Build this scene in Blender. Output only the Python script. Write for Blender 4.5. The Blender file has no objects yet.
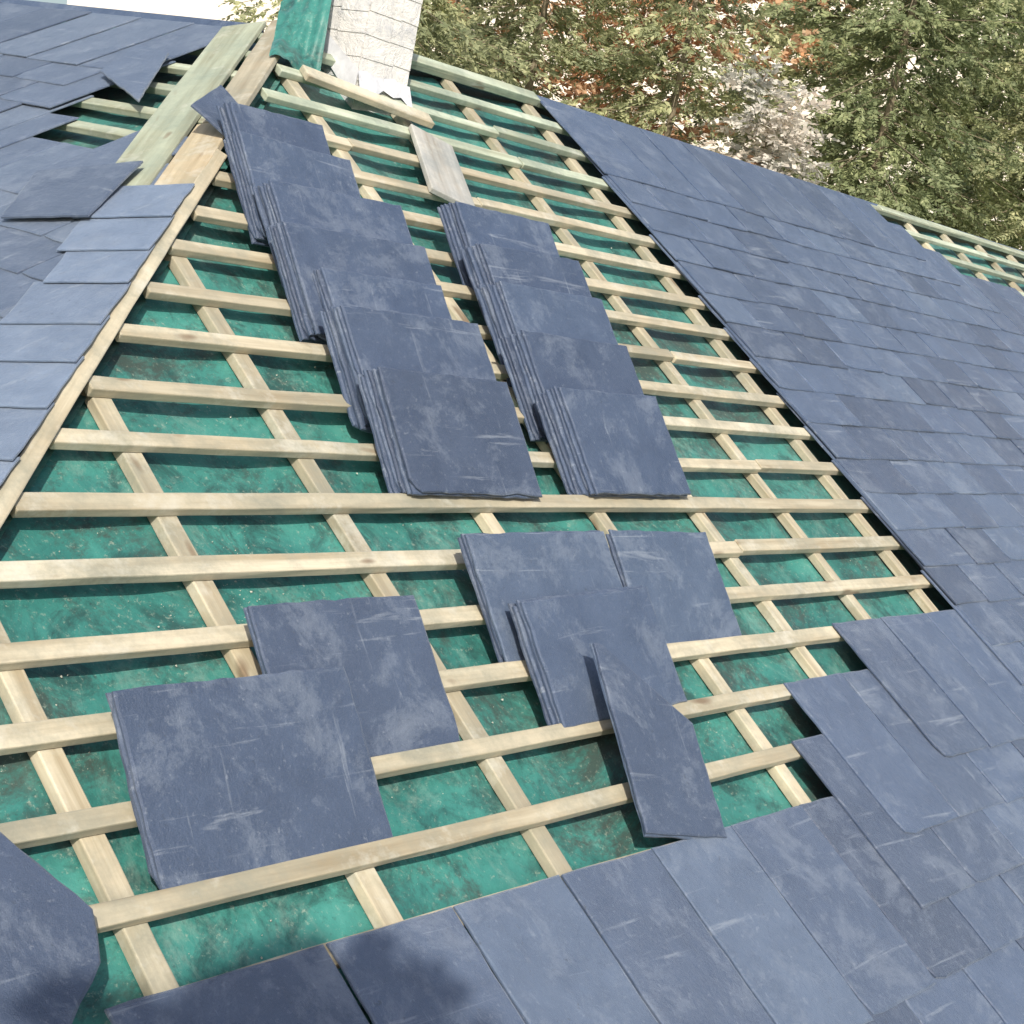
import bpy, math, random
import numpy as np
from mathutils import Vector, Matrix
random.seed(7); rng = np.random.default_rng(5)
scene = bpy.context.scene; COL = scene.collection
# ---------------------------------------------------------------- frames
D = 1.70; Z0 = 5.0
AL = math.radians(33.7); BE = math.radians(30.2)
ca, sa, cb, sb = math.cos(AL), math.sin(AL), math.cos(BE), math.sin(BE)
class Frame:
    def __init__(s, O, A, B, C): s.O, s.A, s.B, s.C = Vector(O), Vector(A), Vector(B), Vector(C)
    def pt(s, a, b, c=0.0): return s.O + s.A*a + s.B*b + s.C*c
    def mat(s, a, b, c=0, ang=0):
        x = s.A*math.cos(ang)+s.B*math.sin(ang); y = -s.A*math.sin(ang)+s.B*math.cos(ang)
        m = Matrix((x, y, s.C)).transposed().to_4x4(); m.translation = s.pt(a, b, c); return m
    def tilted(s, b, c, phi):
        return Frame(s.pt(0,b,c), s.A, s.B*math.cos(phi)+s.C*math.sin(phi), s.C*math.cos(phi)-s.B*math.sin(phi))
MAIN = Frame((0,0,Z0), (1,0,0), (0,ca,sa), (0,-sa,ca))
LEFT = Frame(MAIN.pt(1.283*D,1.346*D), (0,-1,0), (cb,0,sb), (-sb,0,cb))
CAM = MAIN.pt(0,0,D)
e1 = Vector((.6375,.0024,.7704)); e2 = Vector((-.5113,.7494,.4207)); N_ = Vector((.5763,.6621,-.4790))
uu = ca*N_ + sa*e2; yy = ca*e2 - sa*N_
RIGHT = Vector((e1.x,yy.x,uu.x)).normalized()
FWD = Vector((e1.z,yy.z,uu.z)).normalized()
UP = RIGHT.cross(FWD).normalized()
FPX = 1580.7
def ray(px,py): return RIGHT*(px-512)+UP*(512-py)+FWD*FPX
def hit(fr,px,py,c=0.0):
    d = ray(px,py); o = CAM-fr.O
    k = (c-o.dot(fr.C))/d.dot(fr.C); p = o+d*k
    return p.dot(fr.A), p.dot(fr.B)
def project(p):
    v = p-CAM; z = v.dot(FWD)
    return 512+FPX*v.dot(RIGHT)/z, 512-FPX*v.dot(UP)/z
def hipa(b): return 1.283*D+(b-1.346*D)/1.05          # hip line in MAIN
G = .0886*D
def T(k): return (.897+(k-4)*.0886)*D
RIDGE = T(17)+.02
EL=math.radians(36); sd=Vector((-.74*math.cos(EL),-.67*math.cos(EL),math.sin(EL))).normalized()
# ---------------------------------------------------------------- materials
def mat(name):
    m = bpy.data.materials.new(name); m.use_nodes = True
    nt = m.node_tree; b = nt.nodes['Principled BSDF']; return m, nt, b
def nd(nt, t, **kw):
    n = nt.nodes.new(t)
    for k,v in kw.items(): setattr(n,k,v)
    return n
def ramp(nt, src, stops):
    r = nd(nt,'ShaderNodeValToRGB'); e = r.color_ramp.elements
    while len(e) < len(stops): e.new(.5)
    for i,(p,c) in enumerate(stops): e[i].position = p; e[i].color = (c[0],c[1],c[2],1) if hasattr(c,'__len__') else (c,c,c,1)
    nt.links.new(src, r.inputs[0]); return r.outputs[0]
def mix(nt, f, a, b, mode='MIX'):
    n = nd(nt,'ShaderNodeMix', data_type='RGBA', blend_type=mode)
    for i,s in ((0,f),(6,a),(7,b)):
        if isinstance(s,(int,float)): n.inputs[i].default_value = s
        elif isinstance(s,tuple): n.inputs[i].default_value = (*s,1)
        else: nt.links.new(s,n.inputs[i])
    return n.outputs[2]
def noise(nt, scale, detail=4, rough=.6, co='Object', sc=(1,1,1), rnd=False, dist=0, rot=0):
    tc = nd(nt,'ShaderNodeTexCoord'); mp = nd(nt,'ShaderNodeMapping'); mp.inputs['Scale'].default_value = sc
    mp.inputs['Rotation'].default_value = (0,0,rot)
    nt.links.new(tc.outputs[co], mp.inputs[0])
    if rnd:
        oi = nd(nt,'ShaderNodeObjectInfo'); ge = nd(nt,'ShaderNodeNewGeometry'); ad = nd(nt,'ShaderNodeMath',operation='ADD')
        nt.links.new(oi.outputs['Random'],ad.inputs[0]); nt.links.new(ge.outputs['Random Per Island'],ad.inputs[1])
        mu = nd(nt,'ShaderNodeMath',operation='MULTIPLY'); mu.inputs[1].default_value = 37; nt.links.new(ad.outputs[0],mu.inputs[0])
        nt.links.new(mu.outputs[0], mp.inputs['Location'])
    n = nd(nt,'ShaderNodeTexNoise'); n.inputs['Scale'].default_value = scale; n.inputs['Detail'].default_value = detail; n.inputs['Roughness'].default_value = rough
    n.inputs['Distortion'].default_value = dist
    nt.links.new(mp.outputs[0], n.inputs['Vector']); return n.outputs[0]
def bump(nt,b,src,st,dist=.002):
    n = nd(nt,'ShaderNodeBump'); n.inputs['Strength'].default_value = st; n.inputs['Distance'].default_value = dist
    nt.links.new(src,n.inputs['Height']); nt.links.new(n.outputs[0],b.inputs['Normal'])
def sheen(b,w,r=.4,c=(.85,.9,1)):
    b.inputs['Sheen Weight'].default_value=w; b.inputs['Sheen Roughness'].default_value=r; b.inputs['Sheen Tint'].default_value=(*c,1)

def slate_mat(name, base, dust=.5, rough=.5, var=1.0, sh=.35):
    m,nt,b = mat(name)
    oi = nd(nt,'ShaderNodeObjectInfo'); ge = nd(nt,'ShaderNodeNewGeometry')
    ad = nd(nt,'ShaderNodeMath',operation='ADD'); nt.links.new(oi.outputs['Random'],ad.inputs[0]); nt.links.new(ge.outputs['Random Per Island'],ad.inputs[1])
    fr = nd(nt,'ShaderNodeMath',operation='FRACT'); nt.links.new(ad.outputs[0],fr.inputs[0])
    d = (base[0]*(1-.34*var),base[1]*(1-.32*var),base[2]*(1-.28*var)); l = (base[0]*(1+.50*var),base[1]*(1+.42*var),base[2]*(1+.28*var))
    c = ramp(nt, fr.outputs[0], [(0,d),(.4,base),(.75,tuple(x*(1+.12*var) for x in base)),(1,l)])
    n1 = noise(nt, 8, 6, .75, rnd=True, dist=.3)
    c = mix(nt, 1.0, c, ramp(nt,n1,[(.3,(.76,.79,.82)),(.7,(1.25,1.22,1.17))]), 'MULTIPLY')
    n2 = noise(nt, 6, 7, .82, rnd=True, dist=.3)                      # chalk dust
    c = mix(nt, ramp(nt,n2,[(.51,0),(.58,dust*.45),(.74,dust)]), c, (.24,.285,.36))
    n3 = noise(nt, 24, 4, .7, sc=(.10,1.6,1), rnd=True, dist=.5, rot=.5)      # scrapes
    c = mix(nt, ramp(nt,n3,[(.62,0),(.70,dust*.6)]), c, (.40,.45,.52))
    n3 = noise(nt, 20, 4, .7, sc=(1.6,.14,1), rnd=True, dist=.5, rot=.25)
    c = mix(nt, ramp(nt,n3,[(.64,0),(.71,dust*.5)]), c, (.38,.43,.50))
    n4 = noise(nt, 75, 3, .7, rnd=True)
    c = mix(nt, ramp(nt,n4,[(.62,0),(.74,dust*.55)]), c, (.38,.42,.48))
    c = mix(nt, ramp(nt,n4,[(.26,.5),(.36,0)]), c, (.02,.028,.045))
    nt.links.new(c,b.inputs['Base Color'])
    nt.links.new(ramp(nt,n1,[(.3,rough-.08),(.7,rough+.14)]),b.inputs['Roughness'])
    b.inputs['Specular IOR Level'].default_value = .8
    sheen(b,sh,.4,(.8,.88,1))
    n5 = noise(nt, 34, 7, .8, rnd=True); bump(nt,b,n5,.9,.005)
    return m
M = {}
M['slate'] = slate_mat('laid slate',(.050,.080,.150),.46,.40)
M['slate_loose'] = slate_mat('loose slate',(.036,.061,.122),.46,.46,.9,.22)
M['slate_old'] = slate_mat('hip slate',(.075,.107,.175),.5,.42)
M['slate_hip'] = slate_mat('capping slate',(.15,.205,.31),.5,.40,.8)
def wood_mat(name, base, dark=.55):
    m,nt,b = mat(name)
    oi = nd(nt,'ShaderNodeObjectInfo')
    c = ramp(nt, oi.outputs['Random'], [(0,tuple(x*.72 for x in base)),(.5,base),(1,(base[0]*1.12,base[1]*1.15,base[2]*1.2))])
    g = noise(nt, 30, 4, .6, sc=(.06,1,1), rnd=True)
    c = mix(nt,1.0,c,ramp(nt,g,[(.3,(dark+.1,dark+.05,dark-.02)),(.6,(1.1,1.1,1.1))]),'MULTIPLY')
    s = noise(nt, 3.6, 7, .78, rnd=True)
    c = mix(nt,ramp(nt,s,[(.42,0),(.64,.8)]),c,(base[0]*.48,base[1]*.54,base[2]*.58))
    s2 = noise(nt, 8, 5, .72, rnd=True)
    c = mix(nt,ramp(nt,s2,[(.54,0),(.70,.5)]),c,(.58,.58,.52))
    k = noise(nt, 9, 2, .5, sc=(.5,1.5,1), rnd=True)
    c = mix(nt,ramp(nt,k,[(.67,0),(.73,.75)]),c,(.14,.085,.045))
    nt.links.new(c,b.inputs['Base Color']); b.inputs['Roughness'].default_value = .8
    sheen(b,.15,.5,(1,.97,.9)); bump(nt,b,g,.6,.003); return m
M['wood'] = wood_mat('sawn softwood',(.50,.45,.335))
M['wood_green'] = wood_mat('treated softwood',(.42,.47,.36))
M['wood_warm'] = wood_mat('new softwood',(.62,.52,.35))
M['wood_grey'] = wood_mat('weathered softwood',(.46,.46,.44))
m,nt,b = mat('green roofing membrane'); M['membrane'] = m
n1 = noise(nt,2.8,7,.72,'Object',dist=.4); n2 = noise(nt,9,7,.75,dist=.5); n3 = noise(nt,80,4,.8)
c = ramp(nt,n1,[(.25,(.018,.100,.092)),(.42,(.030,.165,.148)),(.58,(.050,.235,.205)),(.75,(.11,.32,.28))])
c = mix(nt,ramp(nt,n2,[(.48,0),(.62,.8)]),c,(.018,.058,.056))
n6 = noise(nt,6,8,.82,sc=(1,.5,1),dist=.6); c = mix(nt,ramp(nt,n6,[(.52,0),(.66,.45),(.8,.8)]),c,(.22,.33,.29))
n7 = noise(nt,1.9,8,.84,dist=.4); c = mix(nt,ramp(nt,n7,[(.52,0),(.62,.9)]),c,(.045,.065,.058))
c = mix(nt,ramp(nt,n3,[(.58,0),(.70,.55)]),c,(.36,.41,.34))
c = mix(nt,ramp(nt,n3,[(.30,.5),(.40,0)]),c,(.02,.045,.045))
nt.links.new(c,b.inputs['Base Color']); b.inputs['Roughness'].default_value = .5; sheen(b,.2,.4)
bump(nt,b,noise(nt,12,5,.6),.5,.012)
m,nt,b = mat('weathered white cladding'); M['chimney'] = m
nn = noise(nt,14,7,.78,dist=.5); n8=noise(nt,10,6,.75,sc=(1,1,3)); n9=noise(nt,5,5,.7)
c = ramp(nt,n9,[(.3,(.66,.66,.68)),(.65,(.80,.79,.77))])
c = mix(nt,ramp(nt,nn,[(.50,0),(.64,.6)]),c,(.44,.47,.53)); c = mix(nt,ramp(nt,n8,[(.55,0),(.66,.55)]),c,(.44,.46,.50))
nt.links.new(c,b.inputs['Base Color']); b.inputs['Roughness'].default_value=.85; bump(nt,b,nn,.8,.015)
def plain(name, col, rough=.8, var=.25, sc=3, co='Object'):
    m,nt,b = mat(name); n = noise(nt,sc,5,.65,co)
    c = ramp(nt,n,[(.3,tuple(x*(1-var) for x in col)),(.7,tuple(x*(1+var) for x in col))])
    nt.links.new(c,b.inputs['Base Color']); b.inputs['Roughness'].default_value = rough; bump(nt,b,n,.3,.01); return m
M['lead'] = plain('lead sheet',(.60,.62,.67),.5,.2,12)
M['render'] = plain('cream render',(.80,.74,.66),.9,.08,2)
M['brickwall'] = plain('orange brick',(.50,.20,.10),.9,.3,8)
M['tile'] = plain('clay tile',(.38,.15,.09),.8,.3,6)
M['glass'] = plain('window glass',(.05,.06,.08),.15,.1,1)
M['ground'] = plain('lawn',(.10,.13,.05),.95,.35,.6)
M['grit'] = plain('mortar crumbs',(.42,.43,.38),.9,.3,20)
M['bark'] = plain('bark',(.19,.16,.11),.95,.4,8)
def leaf_mat(name, dark, mid, light, tr=.4):
    m,nt,b = mat(name); ge = nd(nt,'ShaderNodeNewGeometry')
    c = ramp(nt,ge.outputs['Random Per Island'],[(0,dark),(.5,mid),(1,light)])
    n = noise(nt,1.5,4,.65); c = mix(nt,1.0,c,ramp(nt,n,[(.35,(.6,.65,.62)),(.65,(1.35,1.3,1.2))]),'MULTIPLY')
    nt.links.new(c,b.inputs['Base Color']); b.inputs['Roughness'].default_value=.6
    t = nd(nt,'ShaderNodeBsdfTranslucent'); nt.links.new(c,t.inputs[0]); ms = nd(nt,'ShaderNodeMixShader'); ms.inputs[0].default_value = tr
    out = [x for x in nt.nodes if x.type=='OUTPUT_MATERIAL'][0]
    nt.links.new(b.outputs[0],ms.inputs[1]); nt.links.new(t.outputs[0],ms.inputs[2]); nt.links.new(ms.outputs[0],out.inputs[0]); return m
M['fir'] = leaf_mat('fir needles',(.17,.21,.11),(.28,.33,.18),(.40,.44,.26))
M['cypress'] = leaf_mat('cypress sprays',(.24,.27,.15),(.38,.41,.24),(.54,.55,.35))
M['autumn'] = leaf_mat('autumn leaves',(.48,.29,.18),(.66,.42,.27),(.78,.58,.42))
M['blossom'] = leaf_mat('pale leaves',(.66,.60,.58),(.82,.78,.76),(.88,.85,.84))
M['leaf'] = leaf_mat('green leaves',(.04,.08,.03),(.08,.13,.04),(.14,.2,.07))
# ---------------------------------------------------------------- object helpers
WM = {}
def newobj(name, V, F, material, M4=None, parent=None, bevel=0, smooth=False):
    me = bpy.data.meshes.new(name); me.from_pydata([tuple(v) for v in V],[],F); me.update()
    me.materials.append(material)
    if smooth: me.polygons.foreach_set('use_smooth',[True]*len(me.polygons))
    o = bpy.data.objects.new(name, me); COL.objects.link(o)
    if parent is not None:
        o.parent = parent; o.matrix_parent_inverse = WM[parent.name].inverted()
    Mx = M4 if M4 is not None else Matrix.Identity(4)
    o.matrix_basis = Mx; WM[o.name] = Mx.copy()
    if bevel:
        b = o.modifiers.new('b','BEVEL'); b.width = bevel; b.segments = 2; b.limit_method='ANGLE'
    return o
def empty(name, loc):
    o = bpy.data.objects.new(name,None); COL.objects.link(o); o.location = loc; o.empty_display_size=.3
    WM[o.name] = Matrix.Translation(Vector(loc)); return o
def tag(o,label=None,cat=None,group=None,kind=None):
    if label: o['label']=label
    if cat: o['category']=cat
    if group: o['group']=group
    if kind: o['kind']=kind
    return o
def beam(name, fr, p0, p1, w, c0, c1, material, parent, wob=.002, label=None):
    a0,b0 = p0; a1,b1 = p1
    ln = math.hypot(a1-a0,b1-b0); ang = math.atan2(b1-b0,a1-a0)
    Mx = fr.mat((a0+a1)/2,(b0+b1)/2,c0,ang)
    n = max(2,int(ln/.12)); V=[]; F=[]
    h = c1-c0; ph = random.random()*6
    for i in range(n+1):
        x = -ln/2+ln*i/n; dy = wob*2*math.sin(ph+x*1.7)+random.uniform(-wob,wob)*.3; dz = random.uniform(-wob,wob)*.3
        for (y,z) in ((-w/2,0),(w/2,0),(w/2,h),(-w/2,h)): V.append((x,y+dy+random.uniform(-.0009,.0009),z+dz if z else 0))
    for i in range(n):
        for j in range(4):
            q=i*4; F.append((q+j,q+(j+1)%4,q+4+(j+1)%4,q+4+j))
    F.append((3,2,1,0)); q=n*4; F.append((q,q+1,q+2,q+3))
    F=[tuple(reversed(f)) for f in F]
    o = newobj(name,V,F,material,Mx,parent,bevel=.0028)
    if label: o['label']=label
    return o
def clip(poly, planes):
    for (nx,ny,d) in planes:            # keep nx*x+ny*y <= d
        out=[]
        for i in range(len(poly)):
            p=poly[i]; q=poly[(i+1)%len(poly)]
            sp=nx*p[0]+ny*p[1]-d; sq=nx*q[0]+ny*q[1]-d
            if sp<=0: out.append(p)
            if sp*sq<0:
                t=sp/(sp-sq); out.append((p[0]+(q[0]-p[0])*t,p[1]+(q[1]-p[1])*t))
        poly=out
        if len(poly)<3: return []
    return poly
def rough_poly(C,j=.0011,step=.055):
    P=[]
    for i in range(len(C)):
        p,q=C[i],C[(i+1)%len(C)]; L=math.hypot(q[0]-p[0],q[1]-p[1]); n=max(1,int(L/step))
        for k in range(n):
            t=k/n; P.append((p[0]+(q[0]-p[0])*t+random.uniform(-j,j), p[1]+(q[1]-p[1])*t+random.uniform(-j,j)))
    return P
def rough_rect(x0,y0,x1,y1,j=.0011,step=.055,chip=.25):
    P=rough_poly([(x0,y0),(x1,y0),(x1,y1),(x0,y1)],j,step)
    if random.random()<chip:
        P[0]=(P[0][0]+random.uniform(.004,.014),P[0][1]+random.uniform(.003,.010))
    if random.random()<chip:      # a nibble out of an edge
        i=random.randrange(len(P)); cx,cy=(x0+x1)/2,(y0+y1)/2; k=random.uniform(.965,.985)
        P[i]=(cx+(P[i][0]-cx)*k,cy+(P[i][1]-cy)*k)
    return P
def slate_geo(V,F,poly,pt,hf,th):
    n=len(poly)
    if n<3: return
    cx=sum(p[0] for p in poly)/n; cy=sum(p[1] for p in poly)/n; s=len(V)
    ins=[]
    for p in poly:
        L=max(.02,math.hypot(p[0]-cx,p[1]-cy)); k=1-random.uniform(.003,.007)/L; ins.append((cx+(p[0]-cx)*k,cy+(p[1]-cy)*k))
    for p in poly: V.append(pt(p[0],p[1],hf(p[0],p[1])))
    for p in poly: V.append(pt(p[0],p[1],hf(p[0],p[1])+th*.65))
    for p in ins: V.append(pt(p[0],p[1],hf(*p)+th))
    F.append(tuple(s+i for i in reversed(range(n))))
    for i in range(n):
        j=(i+1)%n
        F.append((s+i,s+j,s+n+j,s+n+i)); F.append((s+n+i,s+n+j,s+2*n+j,s+2*n+i))
    F.append(tuple(s+2*n+i for i in range(n)))
SL=3*G
def course(V,F,fr,bh,spans,planes=(),L=SL,keep=None,TH=.0066,rj=.006,gap=.0028):
    for (a0,a1) in spans:
        rot=random.uniform(-rj,rj); lift=random.uniform(0,.0016); dl=random.uniform(-.005,.005)
        P=rough_rect(a0+gap,bh-L+dl,a1-gap,bh,j=.0015,step=.04)
        cx,cy=(a0+a1)/2,bh-L/2
        P=[(cx+(x-cx)-(y-cy)*rot, cy+(y-cy)+(x-cx)*rot) for x,y in P]
        P=clip(P,planes)
        if len(P)<3: continue
        if keep and not keep(fr.pt(cx,bh-L*.4)): continue
        tw=random.uniform(-.0022,.0022)
        slate_geo(V,F,P,lambda a,b,c:fr.pt(a,b,c),lambda x,y:.0005+lift+3.12*TH*(bh-y)/L+tw*(x-cx)/.14,TH)
# ================================================================ ROOF
roof = empty('roof', tuple(MAIN.pt(1.5*D,-.8*D)))
tag(roof,'hipped slate roof half stripped, with open pale battens over green membrane','roof')
XE=11.0; BB=-1.0*D
V=[];F=[]; nb=190; na=300
for i in range(nb+1):
    b=BB+(RIDGE-.01-BB)*i/nb; a0=hipa(b)
    for j in range(na+1):
        u=(j/na)**1.7; a=a0+(XE-a0)*u
        fr_=((a/D-.79)/.2565)%1.0
        sag=math.sin(math.pi*fr_)**.8 if 0<fr_<1 else 0
        z=-.0475-.018*sag*(0.75+.25*math.sin(b*9+a*2))+.002*math.sin(a*23+b*7+2*math.sin(b*5))*sag+.0025*math.sin(a*9-b*31+math.sin(a*11))*sag
        V.append(MAIN.pt(a,b,z))
for i in range(nb):
    for j in range(na):
        q=i*(na+1)+j; F.append((q,q+1,q+na+2,q+na+1))
newobj('membrane',V,F,M['membrane'],None,roof,smooth=True)['label']='green roofing felt stretched under the battens'
VA=(1.944-1.283)*D/cb
def hipL(v): return -.755*v
V=[];F=[]; nb=90; na=60
for i in range(nb+1):
    v=-4.4+(VA+4.4)*i/nb
    for j in range(na+1):
        a=hipL(v)-7*(j/na)**1.4
        V.append(LEFT.pt(a,v,-.0475+.003*math.sin(a*13+v*9)))
for i in range(nb):
    for j in range(na):
        q=i*(na+1)+j; F.append((q,q+na+1,q+na+2,q+1))
newobj('membrane',V,F,M['membrane'],None,roof,smooth=True)['label']='green roofing felt on the left hand slope'
for k in range(-3,36):
    a=(.79+.2565*k)*D*1.008
    b1=RIDGE-.03
    if (k<9 and k>=0) or k>=13:
        b0=T(11) if k>=13 else T(-4)
        bh=(a-1.283*D)*1.05+1.346*D
        b1=min(b1,bh-.02)
        if a<XE-.1: beam('counter_batten',MAIN,(a+random.uniform(-.008,.008),b0),(a+random.uniform(-.008,.008),b1),.042+random.uniform(-.004,.004),-.0465,-.0222,M['wood'],roof)
for k in range(-2,18):
    b=T(k); a0=hipa(b)+.02
    if k==-1: a0=.744*D
    if k==-2: a0=.76*D
    a1=XE
    w=.037+random.uniform(-.003,.004)
    gm=k>=14
    def bt(x0,x1): beam('batten',MAIN,(x0,b+random.uniform(-.005,.005)),(x1,b+random.uniform(-.005,.005)),w,-.0218,0+random.uniform(-.0015,.001),M['wood_green'] if gm else M['wood'],roof)
    sp=random.choice([1.83,2.085,2.34])*D*1.008
    if random.random()<.55 and a0<sp-.3: bt(a0,sp-.003); bt(sp+.003,a1)
    else: bt(a0,a1)
bq=[ (hipa(b)+.006,b) for b in (T(-8),T(11.6))]
beam('hip_rafter',MAIN,bq[0],bq[1],.034,-.046,.010,M['wood'],roof)
beam('ridge_board',MAIN,(2.13*D,RIDGE-.018),(2.63*D,RIDGE-.018),.05,-.02,.010,M['wood_green'],roof,label='pale green ridge board right of the chimney')
beam('ridge_board',MAIN,(4.23*D,RIDGE-.018),(XE,RIDGE-.018),.04,-.02,.004,M['wood_green'],roof,label='pale green ridge board at the far right')
W=.165*D
def joint(k): return (1.117 + (0 if k%2==0 else .0825))*D
def spans(k,s0,s1):
    j=joint(k); n=math.ceil((s0-j)/W-1e-6); x=j+n*W; out=[]
    if x-s0>.05:
        if x-s0<.12: out.append((s0,x+W)); x+=W
        else: out.append((s0,x))
    while x<s1-.02:
        out.append((x,min(x+W,s1))); x+=W
    return out
V=[];F=[]
for k in range(-11,18):
    bh=T(k)+.022
    if k>=2: s0=2.635*D+random.uniform(-.014,.014)
    elif k==1: s0=(1.117+6.5*.165)*D
    elif k==0: s0=(1.117+5*.165)*D
    elif k==-1: s0=(1.117+4.5*.165)*D
    elif k==-2: s0=(1.117-2.4*.165)*D
    else: s0=hipa(bh-.3)+.05
    s1=XE
    if k==17: s1=4.15*D; bh-=.003
    if k==16: s1=4.25*D
    if k==15: s1=4.38*D
    if k==14: s1=4.80*D
    course(V,F,MAIN,bh,spans(k,s0,s1),planes=[(-1.05,1,-1.05*1.283*D+1.346*D),(0,1,RIDGE+.012)])
tag(newobj('slate_covering',V,F,M['slate'],None,roof),'blue grey slates already nailed in overlapping courses on the right and along the bottom')
V=[];F=[]
def keepL(p):
    x,y=project(p)
    if y<205 and x>135: return x < 205-(y-15)*.8
    if 84<y<150 and x>48: return False
    return True
for k in range(-28,10):
    bh=.02+k*G
    if bh>VA+.03: break
    j=(0 if k%2==0 else .5)*W
    a_h=hipL(bh-SL)
    sp=[]; n0=int((a_h-j)/W)+1
    for n in range(n0,n0-26,-1): sp.append((j+(n-1)*W,j+n*W))
    course(V,F,LEFT,bh,sp,planes=[(1,.755,-.03),(0,1,VA)],keep=keepL,TH=.005,rj=.014)
tag(newobj('slate_covering',V,F,M['slate_old'],None,roof),'lighter slates on the slope left of the hip')
for k in range(1,9):
    b=.0+k*G
    if b>VA-.02: break
    beam('batten',LEFT,(hipL(b)-.06,b),(hipL(b)-1.6,b),.04,-.0218,-.001,M['wood_green'],roof)
# hip capping slates
hx,hy=-.755/1.253,1/1.253; ix,iy=-1/1.253,-.755/1.253
V=[];F=[]
ah,bh_=hit(LEFT,168,196); wtop=ah*hx+bh_*hy
gx,gy=-.93,-.37
for i in range(18):
    w1=wtop-i*.175+random.uniform(-.010,.010); w0=w1-.21
    C=[]
    q2=.235+random.uniform(-.02,.02)
    for (w_,q_) in ((w0,0),(w1,0),(w1,q2),(w0,q2+random.uniform(-.010,.010))): C.append((hx*w_+gx*q_+.004,hy*w_+gy*q_))
    C=C[::-1]
    P=rough_poly(C,j=.0018,step=.04)
    slate_geo(V,F,P,lambda a,b,c:LEFT.pt(a,b,c),lambda x,y:.0175+.0085*(w1-(x*hx+y*hy))/.20,.005)
tag(newobj('hip_capping',V,F,M['slate_hip'],None,roof),'row of pale blue cut slates along the hip')
def hb(w0,w1,q,wd,h,m_,lab): beam('hip_board',LEFT,(hx*(wtop+w0)+ix*q,hy*(wtop+w0)+iy*q),(hx*(wtop+w1)+ix*q,hy*(wtop+w1)+iy*q),wd,.0,h,M[m_],roof,label=lab)
hb(0,.46,.055,.105,.018,'wood_warm','pale new timber board along the hip')
hb(.47,1.40,.050,.095,.018,'wood','upper pale timber board along the hip')
hb(.02,1.42,.19,.14,.015,'wood_green','wide pale green board beside the hip')
beam('trimmer',MAIN,hit(MAIN,302,76),hit(MAIN,428,124),.055,.001,.022,M['wood'],roof,label='wide pale plank nailed below the chimney')
# felt upstand left of the chimney
chx,chy=hit(MAIN,356,86); cp=MAIN.pt(chx,chy)
V=[];F=[]
q00=MAIN.pt(*hit(MAIN,268,58),.006); q10=MAIN.pt(*hit(MAIN,318,80),.006)
q01=MAIN.pt(1.93*D,2.03*D,.0)+Vector((-.06,.02,.06)); q11=cp+Vector((-.014,.16,.42))
for i in range(25):
    for j in range(25):
        u,v=i/24,j/24
        p=(q00*(1-u)+q10*u)*(1-v)+(q01*(1-u)+q11*u)*v
        p=p+Vector((-.5,-.5,.6))*(.012*math.sin(u*6+v*3)+.008*math.sin(v*11+u*4)+.006*math.sin(u*19-v*5)+.004*math.sin(u*9+v*27)-.02*math.sin(v*math.pi)*(1-u))
        if j==0: p=p+Vector((.0,-.01*math.sin(u*9),0))
        V.append(p)
for i in range(24):
    for j in range(24):
        q=i*25+j; F.append((q,q+25,q+26,q+1))
newobj('felt_flap',V,F,M['membrane'],None,roof,smooth=True)['label']='green felt turned up against the left side of the chimney'
RP=MAIN.pt(0,RIDGE); ez=MAIN.pt(0,BB).z
hgt=RP.z-ez; run=hgt/math.tan(AL)
def quad(name,pts,material,parent=roof,th=.05,label=None):
    n=(Vector(pts[1])-Vector(pts[0])).cross(Vector(pts[2])-Vector(pts[1])).normalized()*th
    V=[Vector(p) for p in pts]+[Vector(p)-n for p in pts]
    k=len(pts); F=[tuple(range(k)),tuple(reversed(range(k,2*k)))]+[(i,i+k,(i+1)%k+k,(i+1)%k) for i in range(k)]
    o=newobj(name,V,F,material,None,parent)
    if label: o['label']=label
    return o
ax=1.944*D
quad('back_slope',[(XE,RP.y+.02,RP.z-.03),(ax+.3,RP.y+.02,RP.z-.03),(ax+.3,RP.y+run,ez),(XE,RP.y+run,ez)],M['slate'])
quad('back_slope',[(ax+.02,RP.y+.2,RP.z-.06),(ax+.02,11,RP.z-.06),(ax+run,11,ez),(ax+run,RP.y+run*.9,ez)],M['slate'])
yf=MAIN.pt(0,BB).y+.25; xl=LEFT.pt(0,-4.4).x+.3
V=[];F=[]
def wallbox(x0,y0,x1,y1,z0,z1):
    s=len(V)
    V.extend([(x0,y0,z0),(x1,y0,z0),(x1,y1,z0),(x0,y1,z0),(x0,y0,z1),(x1,y0,z1),(x1,y1,z1),(x0,y1,z1)])
    for f in ((0,1,5,4),(1,2,6,5),(2,3,7,6),(3,0,4,7),(4,5,6,7),(3,2,1,0)): F.append(tuple(s+i for i in f))
wallbox(xl,yf,XE-.2,RP.y+run-.3,0,ez-.1)
newobj('wall',V,F,M['brickwall'],None,roof)
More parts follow.
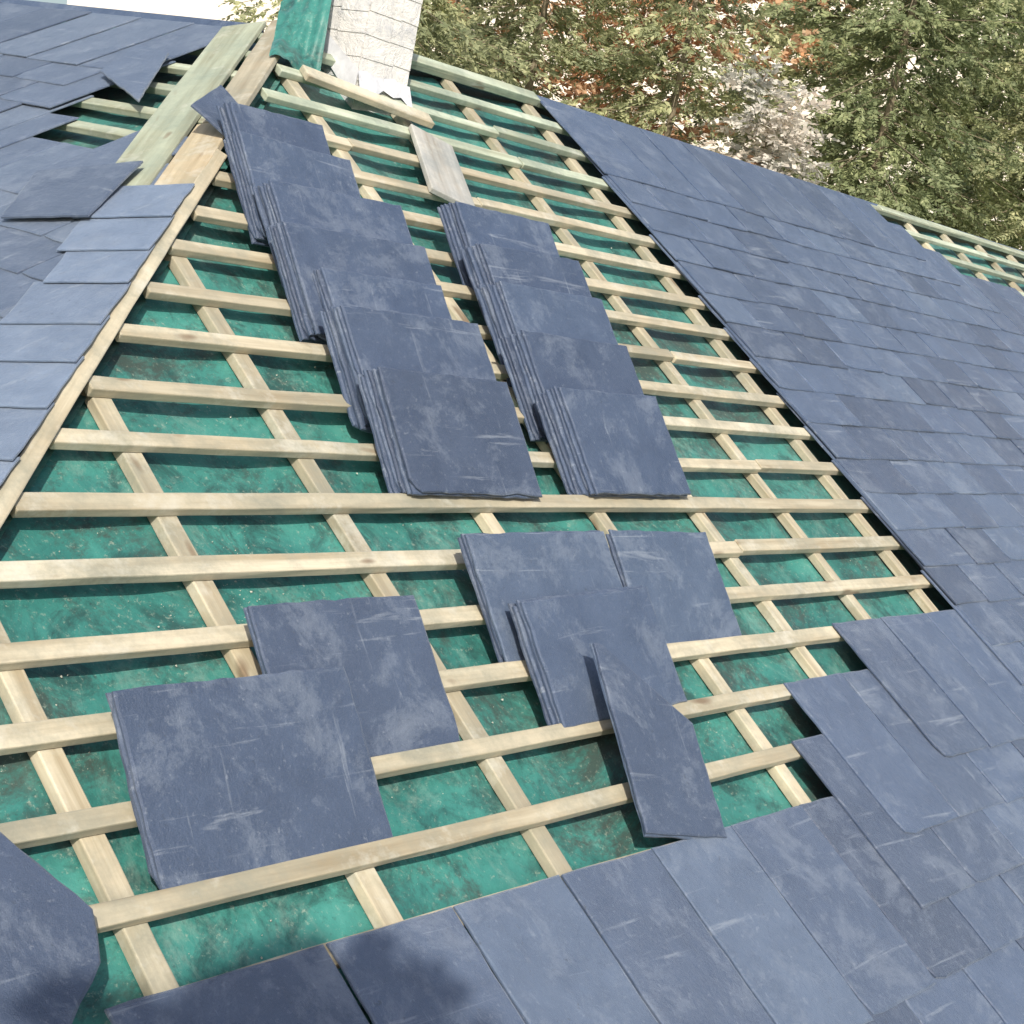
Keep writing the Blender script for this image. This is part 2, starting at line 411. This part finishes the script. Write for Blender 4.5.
# chimney
cwx,cwy=.21,.24
def prism(rings):
    V=[];F=[]
    for (z,x0,y0,x1,y1) in rings: V+= [(x0,y0,z),(x1,y0,z),(x1,y1,z),(x0,y1,z)]
    for r in range(len(rings)-1):
        for j in range(4): F.append((r*4+j,r*4+(j+1)%4,r*4+4+(j+1)%4,r*4+4+j))
    F.append((3,2,1,0)); q=(len(rings)-1)*4; F.append((q,q+1,q+2,q+3)); return V,F
rings=[(-.5,0,0,cwx,cwy),(.62,0,0,cwx,cwy),(.621,-.03,-.03,cwx+.03,cwy+.03),(.70,-.03,-.03,cwx+.03,cwy+.03),(.701,0,0,cwx,cwy),(.75,.02,.02,cwx-.02,cwy-.02)]
V,F=prism(rings)
for r in range(9):
    z0=.02+r*.068
    for seg in range(2):
        x0=seg*cwx/2+(.03 if r%2 and seg else 0)+.0005; x1=(seg+1)*cwx/2+(.03 if r%2 and seg<1 else 0)-.0005
        s=len(V); dz=random.uniform(-.004,.004)
        V+=[(x0,-.0035,z0+dz),(x1,-.0035,z0+dz+random.uniform(-.004,.004)),(x1,-.001,z0+.074),(x0,-.001,z0+.074),(x0,.002,z0+dz),(x1,.002,z0+dz)]
        F+=[(s,s+1,s+2,s+3),(s,s+4,s+5,s+1)]
        y0=seg*cwy/2+.0005; y1=(seg+1)*cwy/2-.0005; s=len(V); dz=random.uniform(-.004,.004)
        V+=[(-.0035,y0,z0+dz),(-.0035,y1,z0+dz),(-.001,y1,z0+.074),(-.001,y0,z0+.074),(.002,y0,z0+dz),(.002,y1,z0+dz)]
        F+=[(s+1,s,s+3,s+2),(s+4,s,s+1,s+5)]
chm=newobj('chimney',V,F,M['chimney'],Matrix.Translation(cp),roof)
chm['label']='small chimney clad in weathered off white pieces at the top of the hip'
V=[];F=[]
zb=[-.03,-.012,-.022,-.002,-.016,-.008,-.045]
for i in range(7):
    x=i/6*(cwx+.016)-.008; V+= [(x,-.006,.045+.006*math.sin(i*2)),(x,-.010-max(0,-zb[i])*.7,zb[i]+.010)]
for i in range(6): F.append((2*i,2*i+1,2*i+3,2*i+2))
s=len(V)
for i in range(7):
    y=i/6*(cwy+.01)-.006; zt=.05+y*.6; V+=[(-.006,y,zt),(-.011,y,y*.6-.02+zb[i]*.4)]
for i in range(6): F.append((s+2*i,s+2*i+2,s+2*i+3,s+2*i+1))
newobj('flashing',V,F,M['lead'],Matrix.Translation(cp),chm)
# ================================================================ LOOSE SLATES
LT=.0078
def put_stack(fr, ac, bc, w, hh, ang, n, under, top, grp, drift, clipc=None, jit=.0042):
    for i in range(n):
        d=n-1-i
        ww=w+random.uniform(-.005,.005); h2=hh+random.uniform(-.005,.005)
        V=[];F=[]
        poly=rough_rect(-ww/2,-h2/2,ww/2,h2/2,j=.0019,step=.028,chip=.5)
        if clipc: poly=clip(poly,clipc)
        th=LT*random.uniform(.74,.92)
        slate_geo(V,F,poly,lambda a,b,c_:Vector((a,b,c_)),lambda x,y:0,th)
        da=drift*d+random.uniform(-jit,jit)*(d>0); db=random.uniform(-jit,jit)*(d>0)
        Mx=fr.mat(ac+da,bc+db,i*LT+.0006,ang+(random.uniform(-.014,.014) if d else 0))
        o=newobj('slate',V,F,M['slate_loose'],Mx)
        if d==0: tag(o,top,'slate',grp)
        else: tag(o,under,'slate',grp)
def und(s): return 'slate beneath the topmost of the '+s
def pile(k, xl, xr, n, phi_deg, L, s, top, grp, drift=-.002, db=.020, c0=-.026, rot=0.0, clipf=None, shift=0):
    phi=math.radians(phi_deg); fr=MAIN.tilted(T(k)+db,c0,phi)
    h=n*LT
    def solve(x,b):
        lo,hi=0.3,8.0
        for _ in range(50):
            m_=(lo+hi)/2
            if project(fr.pt(m_,b,h))[0]<x: lo=m_
            else: hi=m_
        return lo
    al,ar=solve(xl,L),solve(xr,L); w=ar-al
    put_stack(fr,(al+ar)/2+math.sin(rot)*L/2+shift,L/2,w,L,rot,n,und(s),top,grp,drift,clipf(w,L) if clipf else None)
GL='slates stacked in the left hand column'; GR='slates stacked in the right hand column'; GM='slates laid in the middle of the open battens'; GG='loose slates at the lower left'
od=['lowest','second from lowest','third from lowest','fourth from lowest','fifth from lowest','sixth from lowest','seventh from lowest','eighth from lowest','ninth from lowest']
PL=[(4,380,507,7),(5.35,342,478,7),(6.3,322,442,4),(7.2,284,425,6),(8.25,270,402,6),(9.4,240,350,6),(10.3,230,323,5)]
for i,(k,xl,xr,n) in reversed(list(enumerate(PL))):
    pile(k,xl,xr,n,19,.288,od[i]+' bundle in the left column','topmost slate of the '+od[i]+' bundle in the left column',GL,drift=-.0032,rot=random.uniform(-.03,.01))
PR=[(4,560,656,7),(5.3,523,627,7),(6.6,500,602,7),(7.7,480,580,6),(8.8,457,548,6)]
for i,(k,xl,xr,n) in reversed(list(enumerate(PR))):
    pile(k,xl,xr,n,18,.288,od[i]+' bundle in the right column','topmost slate of the '+od[i]+' bundle in the right column',GR,drift=-.0072,rot=random.uniform(-.015,.02))
pile(1,466,604,3,18,.29,'middle pile nearest the left edge','slate of the middle piles with its left edge free, partly covered lower right',GM)
pile(1,611,706,2,18,.29,'pile right of the middle','rightmost slate of the middle piles, beside the open battens',GM,rot=-.03)
pile(0,521,648,4,19,.27,'pile overlapping both middle piles','slate lying over the two middle piles at their lower edge',GM,drift=-.004,rot=.03)
pile(0,248,414,2,17,.30,'square pile behind the lower left pile','nearly square slate partly hidden behind the large lower left slate',GG)
pile(-1,115,345,3,19,.30,'large lower left pile','large slate lying tilted over another at the lower left',GG)
pile(-2,603,672,2,13,.40,'upright slates leaning below the middle piles','upright slate pointing down the slope from middle piles to the laid slates',GM,c0=.004,rot=-.21,shift=-.015,
     clipf=lambda w,L:[(.15,w-.02,(.15*(-w/2+.02)+(w-.02)*(L/2)))])
def flat(pix, h, top, grp, fr=MAIN, matn='slate_loose'):
    P=[hit(fr,x,y,h) for x,y in pix][::-1]
    cx=sum(p[0] for p in P)/len(P); cy=sum(p[1] for p in P)/len(P)
    V=[];F=[]; slate_geo(V,F,rough_poly([(p[0]-cx,p[1]-cy) for p in P],.0016,.03),lambda a,b,c_:Vector((a,b,c_)),lambda x,y:0,.007)
    tag(newobj('slate',V,F,M[matn],fr.mat(cx,cy,h-.007)),top,'slate',grp)
flat([(192,104),(221,84),(262,127),(232,140)],.03,'small narrow slate at the very top of the left column near the hip',GL)
flat([(-60,775),(2,832),(94,908),(102,962),(62,1045),(-80,1060)],.045,'dark slate with angular cut corner in the bottom left corner',GG)
flat([(100,70),(138,44),(168,52),(138,100)],.04,'loose slate on the left slope beside the green hip board','loose slates on the left slope',LEFT,'slate_old')
flat([(36,170),(142,160),(88,214),(0,216)],.04,'loose slate lying askew below the open patch of the left slope','loose slates on the left slope',LEFT,'slate_old')
P=[Vector(hit(MAIN,x,y,.0)) for x,y in ((415,143),(444,138),(464,198),(438,210))]
c=sum(P,Vector((0,0)))/4; d=((P[0]-P[3])+(P[1]-P[2])); ln=d.length/2; ang=math.atan2(d.y,d.x); wd=((P[1]-P[0]).length+(P[2]-P[3]).length)/2*.8
V=[(-ln/2,-wd/2,0),(ln/2,-wd/2*.9,0),(ln/2*1.04,wd/2,0),(-ln/2,wd/2,0)]; V+=[(x,y,.018) for x,y,z in V]
tag(newobj('timber_offcut',V,[(3,2,1,0),(4,5,6,7),(0,1,5,4),(1,2,6,5),(2,3,7,6),(3,0,4,7)],M['wood_grey'],MAIN.mat(c.x,c.y,.001,ang),bevel=.003),'short grey timber offcut lying on battens below the chimney','offcut')
# crumbs on membrane
V=[];F=[]
for i in range(900):
    if i<420: px,py=random.gauss(25,32),random.gauss(785,30)
    elif i<600: px,py=random.gauss(215,25),random.gauss(600,35)
    else: px,py=random.uniform(0,900),random.uniform(220,960)
    a,b=hit(MAIN,px,py,-.05)
    if a<hipa(b)+.1: continue
    r=.0007+.0024*random.random()**2.5; s=len(V); n=5
    for q in range(n):
        t=2*math.pi*q/n; rr=r*random.uniform(.6,1.3); V.append(MAIN.pt(a+rr*math.cos(t),b+rr*math.sin(t),-.0565))
    V.append(MAIN.pt(a+random.uniform(-r,r)*.3,b,-.0565+r*random.uniform(.3,.7)+.002))
    for q in range(n): F.append((s+q,s+(q+1)%n,s+n))
tag(newobj('mortar_crumbs',V,F,M['grit']),'pale mortar crumbs scattered over the green felt','debris',kind='stuff')
# ================================================================ SETTING
g=newobj('ground',[(-400,-400,0),(400,-400,0),(400,400,0),(-400,400,0)],[(0,1,2,3)],M['ground']); tag(g,kind='structure')
def tube(V,F,p,q,r0,r1,n=8):
    p=Vector(p);q=Vector(q);d=(q-p).normalized(); x=d.orthogonal().normalized(); y=d.cross(x); s=len(V)
    for c,r in ((p,r0),(q,r1)):
        for i in range(n):
            t=2*math.pi*i/n; V.append(c+x*math.cos(t)*r+y*math.sin(t)*r)
    for i in range(n): F.append((s+i,s+(i+1)%n,s+n+(i+1)%n,s+n+i))
def leafmesh(name,VV,mt,parent):
    nf=len(VV)//4
    me=bpy.data.meshes.new(name); me.vertices.add(len(VV)); me.vertices.foreach_set('co',VV.ravel())
    me.loops.add(nf*4); me.loops.foreach_set('vertex_index',np.arange(nf*4)); me.polygons.add(nf)
    me.polygons.foreach_set('loop_start',np.arange(0,nf*4,4)); me.update(calc_edges=True); me.materials.append(mt)
    o=bpy.data.objects.new(name,me); COL.objects.link(o); o.parent=parent; return o
def sprays(O,DIR,rg,leaf,m,lw=.26,sl=(.22,.46)):
    O=np.array(O);DIR=np.array(DIR); n=len(O); VV=[]
    Ls=rg.uniform(sl[0],sl[1],(n,1))
    rnd=rg.normal(size=(n,3))*.45+np.array([0,0,1.]); S=np.cross(DIR,rnd); S/=np.linalg.norm(S,axis=1,keepdims=True)+1e-9
    NN=np.cross(S,DIR)
    for j in range(m):
        t=(j//2+.5)/(m/2); sg=1 if j%2 else -1
        base=O+DIR*Ls*t+np.array([0,0,-.10])*(t**2)*Ls
        ld=DIR*rg.uniform(.5,1.0,(n,1))+S*sg*rg.uniform(.4,.9,(n,1))+NN*rg.normal(0,.2,(n,1)); ld/=np.linalg.norm(ld,axis=1,keepdims=True)
        ll=leaf*(1.3-t*.7)*rg.uniform(.7,1.3,(n,1)); wv=np.cross(ld,NN+rg.normal(0,.4,(n,3))); wv/=np.linalg.norm(wv,axis=1,keepdims=True)+1e-9
        wv*=ll*lw
        VV.append(np.stack([base,base+ld*ll*.45+wv,base+ld*ll,base+ld*ll*.45-wv],1))
    return np.concatenate(VV,0).reshape(-1,3)
def tree(az,dist,H,R,mt,label,seed,name='conifer_tree',dens=1.0,droop=-.35,leaf=.058,conic=True,per=30,lw=.20,m=14):
    r=random.Random(seed); rg=np.random.default_rng(seed)
    loc=(CAM.x+dist*math.cos(math.radians(az)),CAM.y+dist*math.sin(math.radians(az)),0)
    root=empty(name,loc); tag(root,label,'tree','trees behind the roof')
    V=[];F=[]; segs=8
    for i in range(segs):
        tube(V,F,(0,0,H*.95*i/segs),(0,0,H*.95*(i+1)/segs),.09*(1-i/segs)+.012,.09*(1-(i+1)/segs)+.012,9)
    br=[]; nbr=int(H*19*dens)
    for i in range(nbr):
        z=H*(.2+.79*(i/nbr)); t=(z/H-.2)/.8
        rad=R*((1-t)**.5 if conic else math.sin(math.pi*min(.97,t*.85+.12))**.6)*r.uniform(.3,1.15)+.15
        a=r.uniform(0,2*math.pi); dz=rad*r.uniform(droop-.2,droop+.3)
        e=Vector((math.cos(a)*rad,math.sin(a)*rad,z+dz)); br.append((Vector((0,0,z)),e))
        tube(V,F,(0,0,z),e,.010*(1-t)+.004,.003,4)
    newobj('trunk',V,F,M['bark'],Matrix.Translation(loc),root)
    O=[];DIR=[]
    for p,e in br:
        L=(e-p).length; pr=per if e.z>5.6 else 3
        n=max(2,int(L*pr)); d=(e-p).normalized(); pl=Vector((-d.y,d.x,0)).normalized()
        for k in range(n):
            t=.0+1.02*(k+r.random())/n; q=p.lerp(e,min(t,1.02))
            sg=r.choice((-1,1)); w=r.uniform(.2,1.0); off=r.random()*.36*(1.1-t*.6)*min(1,L)
            dd=(d+pl*sg*w+Vector((0,0,r.uniform(-.6,.05)))).normalized()
            O.append(q+pl*sg*off+d*off*.5+Vector((r.gauss(0,.04),r.gauss(0,.04),r.gauss(0,.05)-off*.2)));DIR.append(dd)
    leafmesh('crown',sprays(O,DIR,rg,leaf,m,lw,(.12,.28)),mt,root)
    return root
tree(46.5,12.4,9.8,2.1,M['cypress'],'pale feathery conifer just right of the chimney',1)
tree(41.0,15.0,10.8,2.0,M['cypress'],'grey green conifer behind the middle of the ridge',2)
tree(35.9,14.6,10.4,1.8,M['cypress'],'feathery sunlit conifer left of the white gap',3,dens=.9)
tree(28.6,15.6,12,2.4,M['fir'],'broad dark conifer above the right part of the ridge',4,dens=1.1)
tree(22.8,16.8,11.5,2.4,M['cypress'],'grey green conifer at the right edge of the photo',5,dens=1.1)
tree(44.0,20.0,11.5,2.8,M['fir'],'conifer further back, seen past the one beside the chimney',6,per=16,leaf=.13,lw=.22,m=10)
tree(26.0,21.0,13,3.0,M['fir'],'conifer further back at the right, filling the gap between the two front ones',10,per=16,leaf=.13,lw=.22,m=10)
tree(31.4,23,12.5,2.6,M['cypress'],'conifer further back above the pale tree',11,per=16,leaf=.13,lw=.22,m=10)
tree(20.5,24,13,3.0,M['fir'],'most distant conifer at the right edge',12,per=14,leaf=.15,lw=.24,m=9)
tree(37.6,20,12.5,2.6,M['autumn'],'warm orange brown tree behind the conifers at top centre',8,'autumn_tree',1.0,.1,.10,False,per=16,lw=.3,m=9)
tree(32.5,13.9,8.25,.62,M['blossom'],'pale pinkish white tree glimpsed between the conifers',9,'pale_tree',1.2,.1,.055,False,per=46,lw=.35,m=10)
# unseen tree added behind the viewpoint so its crown shades the lowest left slates
S0=hit(MAIN,225,1010); S0=MAIN.pt(S0[0]-.02,S0[1]-.27,0)
C0=S0+sd*3.0
rt=(C0.x-1.3,C0.y-1.6,0); root=empty('added_shade_tree',rt); tag(root,'leafy tree added out of view behind the viewpoint to shade the lowest left slates','tree')
V=[];F=[]; cl=C0-Vector(rt)
tube(V,F,(0,0,0),(0.1,0,4.5),.14,.10); tube(V,F,(.1,0,4.5),tuple(cl*.98),.10,.02)
O=[];DIR=[]; rr=random.Random(3)
for i in range(900):
    v=Vector((rr.gauss(0,1),rr.gauss(0,1),rr.gauss(0,1))).normalized()
    R_=.26*(1+.26*math.sin(v.x*7+v.y*5)+.2*math.sin(v.z*9+v.x*4))
    O.append(cl+v*R_*rr.random()**.5); DIR.append(v)
    if i%30==0: tube(V,F,cl*.97,cl+v*R_*.9,.010,.003,5)
newobj('trunk',V,F,M['bark'],Matrix.Translation(rt),root)
leafmesh('crown',sprays(O,DIR,np.random.default_rng(4),.06,6,.34,(.05,.11)),M['leaf'],root)
# houses beyond
def house(az,dist,w,d,eave,ridge,wm,label,rot):
    loc=Vector((CAM.x+dist*math.cos(math.radians(az)),CAM.y+dist*math.sin(math.radians(az)),0))
    Mx=Matrix.Translation(loc)@Matrix.Rotation(rot,4,'Z'); root=empty('house',loc); tag(root,label,'house')
    V=[(-w/2,-d/2,0),(w/2,-d/2,0),(w/2,d/2,0),(-w/2,d/2,0),(-w/2,-d/2,eave),(w/2,-d/2,eave),(w/2,d/2,eave),(-w/2,d/2,eave),(-w/2,0,ridge-.1),(w/2,0,ridge-.1)]
    F=[(0,1,5,4),(1,2,6,9,5),(2,3,7,6),(3,0,4,8,7)]
    newobj('wall',V,F,wm,Mx,root)
    o=.35; V=[(-w/2-o,-d/2-o,eave-.15),(w/2+o,-d/2-o,eave-.15),(w/2+o,0,ridge),(-w/2-o,0,ridge),(w/2+o,d/2+o,eave-.15),(-w/2-o,d/2+o,eave-.15)]
    V+=[(x,y,z-.15) for x,y,z in V]
    F=[(0,1,2,3),(3,2,4,5),(7,6,9,8),(8,9,11,10),(0,6,7,1),(5,4,10,11),(0,3,9,6),(3,5,11,9),(1,7,8,2),(2,8,10,4)]
    newobj('house_roof',V,F,M['tile'],Mx,root)
    z=1.2
    while z+1.2<min(eave,5.5):
        for sx in (-.36,-.12,.12,.36):
            x=sx*w; yv=-d/2-.02; V=[(x-.55,yv,z),(x+.55,yv,z),(x+.55,yv,z+1.2),(x-.55,yv,z+1.2)]+[(x-.55,yv+.07,z),(x+.55,yv+.07,z),(x+.55,yv+.07,z+1.2),(x-.55,yv+.07,z+1.2)]
            newobj('window',V,[(0,1,2,3),(0,4,5,1),(1,5,6,2),(2,6,7,3),(3,7,4,0)],M['glass'],Mx,root)
        z+=2.9
house(34,40,30,9,14.5,18,M['render'],'tall cream rendered house behind the conifers',math.radians(-56))
house(72,30,10,9,6.6,9.2,M['brickwall'],'orange brick house beyond the left slope',math.radians(-20))
# ================================================================ CAMERA + LIGHT
cam=bpy.data.cameras.new('camera'); co=bpy.data.objects.new('camera',cam); COL.objects.link(co)
cm=Matrix((RIGHT,UP,-FWD)).transposed().to_4x4(); cm.translation=CAM; co.matrix_world=cm
cam.sensor_width=36; cam.lens=FPX/1024*36; cam.clip_end=2000; cam.clip_start=.02; scene.camera=co
sun=bpy.data.lights.new('sun','SUN'); sun.energy=4.9; sun.angle=math.radians(.7); sun.color=(1,.92,.79)
so=bpy.data.objects.new('sun',sun); COL.objects.link(so); so.rotation_euler=sd.to_track_quat('Z','Y').to_euler(); so.location=(0,0,30)
w=bpy.data.worlds.new('World'); scene.world=w; w.use_nodes=True; nt=w.node_tree
sk=nt.nodes.new('ShaderNodeTexSky'); sk.sky_type='NISHITA'; sk.sun_disc=False; sk.sun_elevation=EL; sk.sun_rotation=math.radians(228); sk.dust_density=3.0
bg=nt.nodes['Background']; bg.inputs[1].default_value=.15; nt.links.new(sk.outputs[0],bg.inputs[0])
scene.view_settings.view_transform='Standard'; scene.view_settings.look='None'; scene.view_settings.exposure=0
